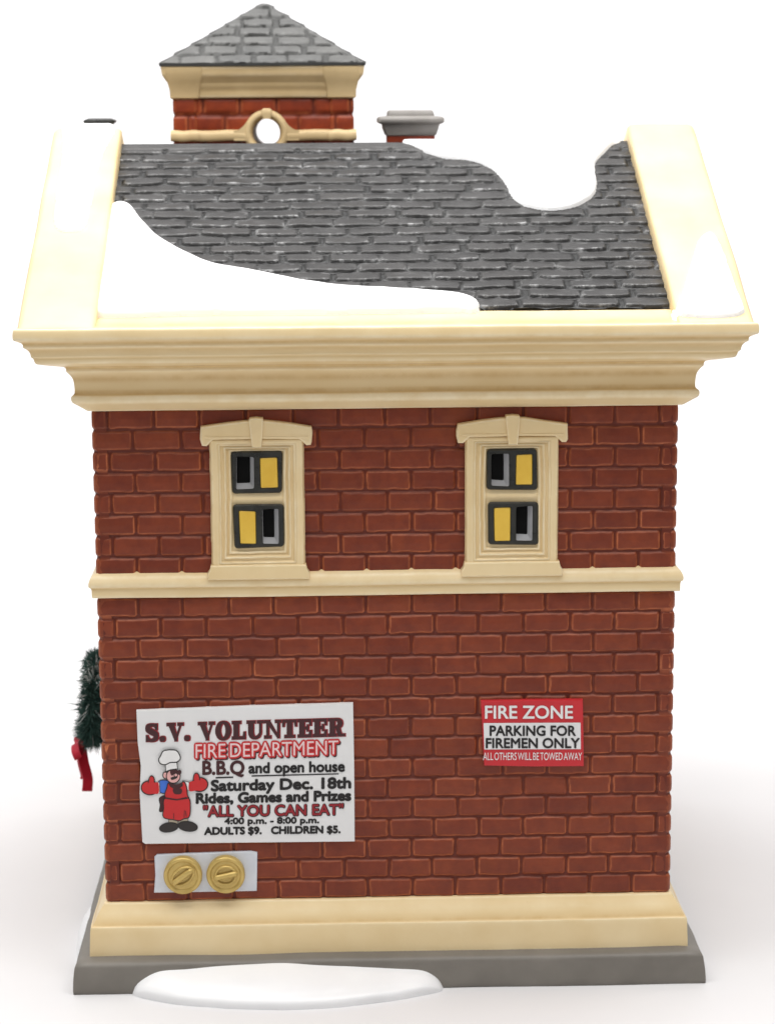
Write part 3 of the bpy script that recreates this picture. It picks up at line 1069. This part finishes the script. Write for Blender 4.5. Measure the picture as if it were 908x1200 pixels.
def letter(s, x0, x1, top, base, y, layers, parent, slope=0.0, name='lettering', label=None, space=1.0, wspace=1.0):
    """one printed line. x0..x1 and top..base (at x0) are where it sits on the photographed sign; slope tilts it.
    layers: list of (material, curve offset, dx, dy in cap heights)"""
    V0, _ = text_mesh(s, 0.0, space, wspace)
    lo, hi = V0[:, 0].min(), V0[:, 0].max()
    mb = MB()
    mats = []
    V, Fc = text_mesh(s, 0.0, space, wspace)
    H = base-top
    n = 0
    for k, (mat, grow, dx, dy) in enumerate(layers):
        if mat not in mats:
            mats.append(mat)
        ring = [(0, 0)]
        if grow > 0:
            ring += [(grow*math.cos(t), grow*math.sin(t)) for t in np.linspace(0, 2*math.pi, 8, endpoint=False)]
        for (gx, gy) in ring:
            P = []
            for (x, yv) in V:
                px = x0+(x-lo)/(hi-lo)*(x1-x0)+(dx+gx)*H
                py = base-(yv/CAPH)*H-(dy+gy)*H+slope*(px-x0)
                X, Z = wall_pt(px, py, y)
                P.append((X, y-0.0006*n, Z))
            mb.add(P, Fc, mats.index(mat))
            n += 1
    o = mb.build(name, mats, parent, smooth=False)
    if label:
        o['label'] = label
    return o


# ---- hand-built slab-serif capitals (unit cap height)
def g_rect(x0, x1, z0, z1):
    return [(x0, z0), (x1, z0), (x1, z1), (x0, z1)]


def g_arc(cx, cz, rx, rz, ix, iz, a0, a1, n=14):
    out = []
    for k in range(n):
        t0, t1 = math.radians(a0+(a1-a0)*k/n), math.radians(a0+(a1-a0)*(k+1)/n)
        out.append([(cx+rx*math.cos(t0), cz+rz*math.sin(t0)), (cx+rx*math.cos(t1), cz+rz*math.sin(t1)),
                    (cx+ix*math.cos(t1), cz+iz*math.sin(t1)), (cx+ix*math.cos(t0), cz+iz*math.sin(t0))])
    return out


def g_stroke(pts, ws):
    P = catmull(pts, 8, closed=False)
    W = np.interp(np.linspace(0, 1, len(P)), np.linspace(0, 1, len(ws)), ws)
    T = np.gradient(P, axis=0)
    T /= np.linalg.norm(T, axis=1)[:, None]
    N = np.stack([-T[:, 1], T[:, 0]], 1)
    A, B = P+N*W[:, None]/2, P-N*W[:, None]/2
    return [[tuple(A[i]), tuple(B[i]), tuple(B[i+1]), tuple(A[i+1])] for i in range(len(P)-1)]


def glyph(c):
    s, st = 0.12, 0.25
    if c == 'S':
        return 0.68, g_stroke([(0.57, 0.74), (0.50, 0.89), (0.33, 0.94), (0.15, 0.86), (0.15, 0.68), (0.34, 0.54), (0.53, 0.40), (0.54, 0.18), (0.36, 0.06), (0.18, 0.10), (0.09, 0.27)],
                              [0.07, 0.11, 0.13, 0.20, 0.24, 0.27, 0.24, 0.20, 0.13, 0.11, 0.07])+[g_rect(0.52, 0.61, 0.66, 0.99), g_rect(0.04, 0.13, 0.01, 0.34)]
    if c == 'V':
        return 0.84, [[(0.07, 0.95), (0.34, 0.95), (0.53, 0.26), (0.40, 0.0)], [(0.40, 0.0), (0.53, 0.0), (0.53, 0.26), (0.46, 0.2)], [(0.53, 0.0), (0.76, 0.95), (0.65, 0.95), (0.47, 0.22)],
                      g_rect(0.0, 0.42, 1-s, 1), g_rect(0.56, 0.84, 1-s, 1)]
    if c == 'O':
        return 0.82, g_arc(0.41, 0.5, 0.39, 0.53, 0.14, 0.42, 0, 360, 36)
    if c == 'L':
        return 0.72, [g_rect(0.09, 0.09+st, s, 1-s), g_rect(0, 0.45, 1-s, 1), g_rect(0, 0.69, 0, s), [(0.56, s), (0.69, s), (0.69, 0.38), (0.61, 0.38)]]
    if c == 'U':
        return 0.86, [g_rect(0.09, 0.09+st, 0.36, 1-s), g_rect(0, 0.43, 1-s, 1), g_rect(0.54, 0.86, 1-s, 1), g_rect(0.655, 0.75, 0.36, 1-s)]+g_arc(0.42, 0.36, 0.33, 0.38, 0.08+0.0, 0.26, 180, 270, 8)+g_arc(0.42, 0.36, 0.33, 0.38, 0.235, 0.26, 270, 360, 8)
    if c == 'N':
        return 0.88, [g_rect(0.12, 0.22, s, 1-s), g_rect(0, 0.34, 0, s), [(0.0, 1), (0.0, 1-s), (0.12, 1-s), (0.31, 1)], [(0.12, 1-s), (0.31, 1), (0.78, 0.0), (0.66, 0.0)],
                      g_rect(0.68, 0.78, 0.0, 1-s), g_rect(0.56, 0.88, 1-s, 1)]
    if c == 'T':
        return 0.76, [g_rect(0.255, 0.255+st, s, 1-s), g_rect(0.12, 0.64, 0, s), g_rect(0.02, 0.74, 1-s, 1), [(0.02, 1-s), (0.14, 1-s), (0.09, 0.64), (0.02, 0.64)], [(0.62, 1-s), (0.74, 1-s), (0.74, 0.64), (0.67, 0.64)]]
    if c == 'E':
        return 0.74, [g_rect(0.09, 0.09+st, s, 1-s), g_rect(0, 0.70, 1-s, 1), g_rect(0, 0.71, 0, s), [(0.57, 1-s), (0.70, 1-s), (0.70, 0.66), (0.63, 0.66)], [(0.56, s), (0.71, s), (0.71, 0.36), (0.63, 0.36)],
                      g_rect(0.34, 0.50, 0.45, 0.57), g_rect(0.47, 0.55, 0.34, 0.68)]
    if c == 'R':
        return 0.86, [g_rect(0.09, 0.09+st, s, 1-s), g_rect(0, 0.44, 1-s, 1), g_rect(0, 0.43, 0, s), g_rect(0.34, 0.44, 0.45, 0.55)]+g_arc(0.43, 0.725, 0.31, 0.275, 0.07, 0.155, -90, 90, 14) + \
            [[(0.40, 0.47), (0.58, 0.49), (0.72, 0.0), (0.52, 0.0)], g_rect(0.62, 0.86, 0, s*0.9)]
    if c == 'B':
        return 0.82, [g_rect(0.09, 0.09+st, s, 1-s), g_rect(0, 0.42, 1-s, 1), g_rect(0, 0.42, 0, s), g_rect(0.34, 0.44, 0.46, 0.56)]+g_arc(0.40, 0.745, 0.32, 0.255, 0.08, 0.14, -90, 90, 12)+g_arc(0.40, 0.27, 0.38, 0.27, 0.12, 0.15, -90, 90, 12)
    if c == 'Q':
        return 0.88, g_arc(0.43, 0.5, 0.40, 0.53, 0.16, 0.40, 0, 360, 36)+[[(0.42, 0.20), (0.56, 0.26), (0.84, -0.14), (0.64, -0.16)]]
    if c == '.':
        return 0.34, g_arc(0.16, 0.13, 0.14, 0.14, 0.0, 0.0, 0, 360, 14)
    return 0.30, []


def serif_line(s, x0, x1, top, base, y, layers, parent, slope=0.0, gap=0.045, label=None):
    pen, quads = 0.0, []
    for c in s:
        w, qs = glyph(c)
        quads += [[(p[0]+pen, p[1]) for p in q] for q in qs]
        pen += w+gap
    pen -= gap
    mb, mats = MB(), []
    for k, (mat, grow, dx, dz) in enumerate(layers):
        if mat not in mats:
            mats.append(mat)
        for n, q in enumerate(quads):
            c = np.mean(q, axis=0)
            pts = []
            for p in q:
                px = x0+(p[0]/pen)*(x1-x0)+dx*(base-top)
                py = base-(p[1]+dz)*(base-top)+slope*(px-x0)
                pts.append((px, py))
            if grow:
                cc_ = np.mean(pts, axis=0)
                pts = [(p[0]+math.copysign(grow, p[0]-cc_[0])*(base-top), p[1]+math.copysign(grow, p[1]-cc_[1])*(base-top)) for p in pts]
            W = [wall_pt(px, py, y) for px, py in pts]
            mb.add([(a, y-0.004*k-0.00015*(n % 11), b) for a, b in W], [(0, 1, 2, 3)], mats.index(mat))
    o = mb.build('lettering', mats, parent, smooth=False)
    if label:
        o['label'] = label
    return o


def strip(mb, pts, y, mi=0):
    """flat printed polygon; pts in photo pixels"""
    W = [wall_pt(px, py, y) for px, py in pts]
    V, Fc = fill_loops([W], y)
    mb.add(V, Fc, mi)


# poster
ps = empty('poster_sign', (-3.5, -0.1, 5.3), 'white barbecue and open house poster with a cartoon cook, low on the brick wall', 'poster sign')
YP = -0.10
slab_sign('board', [(-0.84, 3.585), (-0.835, 5.4), (-0.85, 7.11), (-3.4, 7.07), (-6.11, 7.005), (-6.10, 6.2), (-6.04, 5.6), (-6.085, 4.9), (-6.05, 3.66), (-5.98, 3.61), (-3.5, 3.60)], YP, M['sign_white'], ps)
YL = YP-0.008
serif_line('S.V. VOLUNTEER', 170.5, 404, 848.6, 869.2, YL, [(M['crimson'], 0.05, 0.03, 0.0), (M['maroon'], 0.018, 0, 0)], ps, -0.0295, label='S.V. VOLUNTEER in heavy dark serif capitals')
letter('FIRE DEPARTMENT', 229.5, 396.5, 872.2, 888.2, YL, [(M['maroon'], 0.10, 0.10, -0.12), (M['red_ink'], 0.125, 0, 0), (M['pink_ink'], 0.0, 0, 0)], ps, -0.0275, label='FIRE DEPARTMENT in pale capitals outlined red', wspace=0.55)
letter('B.B.Q', 238, 286, 892.5, 907.5, YL, [(M['maroon'], 0.055, 0, 0)], ps, -0.01, label='B.B.Q in dark maroon capitals')
letter('and open house', 292, 403.5, 894.2, 906.0, YL, [(M['ink'], 0.06, 0, 0)], ps, -0.02)
letter('Saturday Dec. 18th', 248, 410.8, 914.8, 926.8, YL, [(M['ink'], 0.075, 0, 0)], ps, -0.022)
letter('Rides, Games and Prizes', 230.5, 410.8, 930.2, 941.3, YL, [(M['ink'], 0.085, 0, 0)], ps, -0.020)
letter('"ALL YOU CAN EAT"', 238.5, 402, 944.6, 956.6, YL, [(M['ink'], 0.11, 0.03, -0.03), (M['crimson'], 0.035, 0, 0)], ps, -0.014, label='"ALL YOU CAN EAT" in crimson capitals edged black')
letter('4:00 p.m. - 8:00 p.m.', 263.5, 373.6, 958.8, 965.6, YL, [(M['ink'], 0.085, 0, 0)], ps, -0.011)
letter('ADULTS $9.   CHILDREN $5.', 240, 398.5, 970.0, 978.0, YL, [(M['ink'], 0.085, 0, 0)], ps, -0.013)
for pts in ([(253, 910.6), (273.5, 910.0), (273.5, 911.7), (253, 912.3)], [(295, 908.6), (397, 906.2), (397, 907.6), (295, 910.2)]):
    ul = MB()
    strip(ul, pts, YL)
    ul.build('underline', M['ink'], ps, smooth=False)

# cartoon cook printed on the poster (flat print: fills over slightly larger outlines)
ck = MB()
CKM = [M['ink'], M['print_white'], M['red_ink'], M['blue_ink'], M['skin_ink'], M['tan_ink'], M['shoe_ink'], M['maroon']]
_ly = [0]


def cp(p):
    return (150+p[0]/8.2545, 860+p[1]/8.2545)


def blob(pts, mi, out=10, n=6, sm=True, line=0):
    P = catmull(pts, n) if sm else np.array(pts, float)
    area = 0.5*sum(P[i-1][0]*P[i][1]-P[i][0]*P[i-1][1] for i in range(len(P)))
    if area < 0:
        P = P[::-1]
    _ly[0] += 1
    y = YL-0.0012*_ly[0]
    if out:
        strip(ck, [cp(p) for p in scale_loop([tuple(p) for p in P], out)], y, line)
        _ly[0] += 1
        y = YL-0.0012*_ly[0]
    strip(ck, [cp(p) for p in P], y, mi)


def ell(cx, cy, rx, ry, rot=0, n=18):
    c, s = math.cos(math.radians(rot)), math.sin(math.radians(rot))
    return [(cx+rx*math.cos(t)*c-ry*math.sin(t)*s, cy+rx*math.cos(t)*s+ry*math.sin(t)*c) for t in np.linspace(0, 2*math.pi, n, endpoint=False)]


blob([(310, 625), (365, 600), (372, 640), (350, 690), (338, 740), (310, 745), (318, 690)], 7, 8)            # apron tie
blob([(395, 820), (480, 828), (480, 880), (400, 870)], 5, 9, sm=False)
blob([(490, 828), (580, 815), (580, 860), (495, 880)], 5, 9, sm=False)
blob(ell(397, 905, 86, 40, -9), 6, 9)
blob(ell(580, 895, 90, 42, 8), 6, 9)
blob([(303, 462), (392, 455), (430, 480), (410, 560), (310, 562)], 3, 9, n=3)                                # blue sleeve
blob([(285, 470), (305, 470), (308, 575), (288, 578)], 1, 8, sm=False)
blob(ell(212, 522, 76, 62, 5), 2, 11)
blob([(205, 470), (215, 425), (232, 412), (250, 430), (252, 470), (240, 490), (215, 490)], 2, 10)
blob([(200, 475), (265, 470), (298, 480), (300, 572), (250, 580), (200, 560)], 2, 0, n=3)
blob([(535, 455), (590, 470), (590, 545), (540, 520)], 1, 9, sm=False)
blob(ell(695, 490, 74, 62, -5), 2, 11)
blob([(640, 450), (645, 400), (662, 385), (682, 398), (690, 450), (670, 470)], 2, 10)
blob([(595, 470), (640, 455), (700, 450), (705, 530), (650, 550), (592, 550)], 2, 0, n=3)
blob([(385, 520), (400, 480), (470, 520), (520, 480), (545, 470), (565, 520), (572, 590), (585, 640), (470, 650), (365, 610)], 2, 10, n=4)   # bib
blob([(360, 630), (470, 640), (585, 625), (600, 720), (590, 800), (545, 815), (500, 835), (440, 825), (350, 805), (352, 720)], 2, 10, n=4)
blob([(440, 530), (520, 530), (515, 580), (450, 580)], 7, 0, n=3)
blob([(402, 470), (470, 490), (520, 470), (530, 505), (470, 535), (410, 510)], 7, 0, n=4)
blob([(362, 612), (470, 630), (575, 615), (577, 628), (470, 645), (360, 628)], 7, 0, sm=False)
for a in ([(440, 770), (446, 770), (450, 822), (443, 822)], [(545, 740), (551, 740), (549, 810), (542, 810)], [(556, 745), (562, 745), (570, 800), (563, 800)]):
    blob(a, 7, 0, sm=False)
blob(ell(362, 400, 18, 26), 4, 9)
blob(ell(440, 410, 62, 62), 4, 10)
blob(ell(500, 372, 16, 22), 7, 3)
blob([(415, 350), (470, 345), (500, 375), (470, 392), (450, 385), (430, 405), (412, 385)], 7, 0)
blob([(415, 425), (440, 415), (480, 405), (478, 425), (450, 440), (425, 445)], 6, 0)
blob(ell(465, 398, 13, 13), 4, 8)
blob([(366, 290), (470, 275), (478, 335), (420, 340), (372, 358)], 1, 10, sm=False)
blob([(365, 292), (322, 285), (305, 250), (325, 210), (345, 172), (385, 162), (420, 160), (470, 168), (500, 215), (500, 245), (470, 268), (410, 272)], 1, 11, n=5)
cook = ck.build('printed_cook', CKM, ps, smooth=False)
cook['label'] = 'printed cartoon cook in white hat, red apron and red mitts'

# fire zone sign
fz = empty('parking_sign', (3.5, -0.1, 6.3), 'small red and white fire zone parking sign on the brick wall', 'sign')
YF = -0.10


def fzp(x, y):
    return (540+x/5.341, 800+y/5.341)


slab_sign('board', [wall_pt(*fzp(*p), YF) for p in [(768, 524), (766, 330), (762, 106), (440, 108), (124, 114), (132, 250), (140, 420), (146, 520), (450, 526)]], YF, M['sign_red'], fz)
wb = MB()
strip(wb, [fzp(*p) for p in [(141, 253), (747, 250), (749, 416), (146, 418)]], YF-0.008)
wb.build('white_panel', M['sign_white'], fz, smooth=False)
YT = YF-0.016


def fzl(s, x0, x1, t, b, layers, label=None, **kw):
    a, c = fzp(x0, t), fzp(x1, b)
    letter(s, a[0], c[0], a[1], c[1], YT, layers, fz, 0.0, label=label, **kw)


fzl('FIRE ZONE', 152, 698, 146, 223, [(M['print_white'], 0.03, 0, 0)], 'FIRE ZONE in white capitals on red')
fzl('PARKING FOR', 181, 716, 271, 331, [(M['ink'], 0.045, 0, 0)])
fzl('FIREMEN ONLY', 157, 740, 349, 408, [(M['ink'], 0.045, 0, 0)])
fzl('ALL OTHERS WILL BE TOWED AWAY', 138, 756, 438, 484, [(M['print_white'], 0.0, 0, 0)], 'ALL OTHERS WILL BE TOWED AWAY in thin white capitals', wspace=0.55)

# ------------------------------------------------------------------ hose connection panel
hp = empty('hose_connection_panel', (-4.5, -0.05, 2.8), 'pale grey plate with two gold hose caps, set in the wall under the poster', 'hose connection')
slab_sign('back_plate', [(-3.27, 2.33), (-3.25, 2.8), (-3.24, 3.33), (-3.4, 3.37), (-5.70, 3.32), (-5.77, 3.26), (-5.76, 2.8), (-5.80, 2.33)], -0.06, M['plate'], hp, bev=0.03)


def hose_cap(cx, cz, r, ang, ox, oz):
    mb = MB()
    prof = [(0.0, -0.245), (r*0.60, -0.245), (r*0.74, -0.24), (r*0.80, -0.27), (r*0.90, -0.285), (r*0.97, -0.265), (r, -0.22), (r*0.98, -0.05)]
    th = np.linspace(0, 2*math.pi, 49)
    X = np.array([[cx+q*math.cos(t) for q, y in prof] for t in th])
    Z = np.array([[cz+q*math.sin(t) for q, y in prof] for t in th])
    Y = np.array([[y for q, y in prof] for t in th])
    mb.grid(X, Y, Z)
    cap = mb.build('hose_cap', M['brass'], hp, angle=50)
    hb = MB()
    c, s = math.cos(ang), math.sin(ang)
    # oval loop
    a = np.linspace(0, 2*math.pi, 41)
    b = np.linspace(0, 2*math.pi, 9)
    A, B = np.meshgrid(a, b, indexing='ij')
    rx, rz, tb = r*ox, r*oz, r*0.075
    lx, lz = (rx+tb*np.cos(B))*np.cos(A), (rz+tb*np.cos(B))*np.sin(A)
    hb.grid(cx+c*lx-s*lz, -0.27-tb*1.3*np.sin(B), cz+s*lx+c*lz)
    # raised cross bar, thicker in the middle
    S_, B = np.meshgrid(np.linspace(-1, 1, 15), np.linspace(0, 2*math.pi, 11), indexing='ij')
    rr = r*(0.155*np.clip(1-S_**10, 0, 1)**0.5+0.004)
    lx, lz = S_*r*0.66, rr*np.cos(B)
    hb.grid(cx+c*lx-s*lz, -0.30-rr*1.0*np.sin(B), cz+s*lx+c*lz)
    hb.build('handle', M['brass'], cap)
    return cap


hose_cap(-5.07, 2.825, 0.475, math.radians(36), 0.62, 0.40)['label'] = 'gold hose cap with its handle tilted steeply'
hose_cap(-4.02, 2.825, 0.475, math.radians(12), 0.52, 0.48)['label'] = 'gold hose cap with its handle nearly level'

# ------------------------------------------------------------------ wreath on the street front (left side wall)
wr = empty('wreath', (-7.1, 6.0, 5.7), 'green bristle wreath with red bow hanging on the left end wall', 'wreath')
rw = random.Random(5)
nb, fbk = MB(), MB()
WC = Vector((-7.62, 6.0, 5.74))
RB = 0.98


def blade(mb, p, d, ln, wd):
    d = d.normalized()
    s = d.cross(Vector((rw.uniform(-1, 1), rw.uniform(-1, 1), rw.uniform(-1, 1)))).normalized()*wd
    q = p+d*ln*0.55
    e = p+d*ln+Vector((0, 0, -0.05*ln))
    t = d.cross(s)*0.8
    mb.add([p+s, p-s, q-s*0.9, q+s*0.9, e], [(0, 1, 2, 3), (3, 2, 4)])
    mb.add([p+t, p-t, q-t*0.9, q+t*0.9, e], [(0, 1, 2, 3), (3, 2, 4)])


for i in range(5200):
    a = rw.uniform(0, 2*math.pi)
    low = 0.5-0.5*math.sin(a)
    ctr = WC+Vector((-0.14*low-0.04*(1-low), RB*math.cos(a), RB*math.sin(a)))
    b = rw.uniform(0, 2*math.pi)
    rad = Vector((0, math.cos(a), math.sin(a)))
    out = Vector((-1, 0, 0))*math.cos(b)+rad*math.sin(b)
    d = out+Vector((0, -math.sin(a), math.cos(a)))*rw.uniform(-0.9, 0.9)+Vector((rw.uniform(-.3, .3), rw.uniform(-.3, .3), rw.uniform(-.3, .3)))
    ln = rw.uniform(0.24, 0.54)*(0.80+0.32*low)
    if rw.random() < 0.006:
        ln *= 1.7
    p = ctr+out*0.06
    flock = rw.random() < (0.40 if 0.55 < math.sin(a) < 0.9 else 0.03)
    blade(fbk if flock else nb, p, d, ln, 0.016 if not flock else 0.026)
# wire core
A, B = np.meshgrid(np.linspace(0, 2*math.pi, 33), np.linspace(0, 2*math.pi, 9), indexing='ij')
low = 0.5-0.5*np.sin(A)
nb.grid(WC.x-0.14*low-0.04*(1-low)+0.14*np.cos(B), WC.y+(RB+0.14*np.sin(B))*np.cos(A), WC.z+(RB+0.14*np.sin(B))*np.sin(A))
nb.build('bristles', M['needle'], wr, smooth=False)
fbk.build('flocking', M['flock'], wr, smooth=False)
bw = MB()


def ribbon(pts, wd, thick=0.035, side=Vector((0, 1, 0))):
    P = catmull([tuple(p) for p in pts], 6, closed=False)
    n = len(P)
    V = []
    for i, p in enumerate(P):
        t = Vector(P[min(i+1, n-1)]-P[max(i-1, 0)]).normalized()
        s = (side-t*side.dot(t)).normalized()
        u = t.cross(s)*thick
        p = Vector(p)
        V += [p+s*wd+u, p-s*wd+u, p-s*wd-u, p+s*wd-u]
    Fc = [(0, 1, 2, 3), (4*n-1, 4*n-2, 4*n-3, 4*n-4)]
    for i in range(n-1):
        for k in range(4):
            Fc.append((4*i+k, 4*i+4+k, 4*i+4+(k+1) % 4, 4*i+(k+1) % 4))
    bw.add(V, Fc)


BX, BY, BZ = -8.13, 5.9, 4.32
sd = Vector((0.85, 0.15, 0.5))
for sgn in (-1, 1):
    ribbon([(BX, BY, BZ), (BX-0.10, BY+sgn*0.26, BZ+0.20), (BX-0.09, BY+sgn*0.52, BZ+0.14+0.05*sgn), (BX-0.03, BY+sgn*0.56, BZ-0.08), (BX-0.05, BY+sgn*0.28, BZ-0.13), (BX, BY, BZ-0.03)], 0.11, 0.03, sd)
    ribbon([(BX+0.02, BY, BZ-0.05), (BX+0.05-0.03*sgn, BY+sgn*0.10, BZ-0.40), (BX+0.13-0.05*sgn, BY+sgn*0.22, BZ-0.78), (BX+0.11-0.05*sgn, BY+sgn*0.28, BZ-1.02+0.10*sgn)], 0.14, 0.025, Vector((0.9, 0.4, 0.1*sgn)))
ribbon([(BX-0.09, BY, BZ+0.12), (BX-0.14, BY, BZ), (BX-0.07, BY, BZ-0.14)], 0.12, 0.04)
bw.build('bow', M['ribbon'], wr, angle=50)
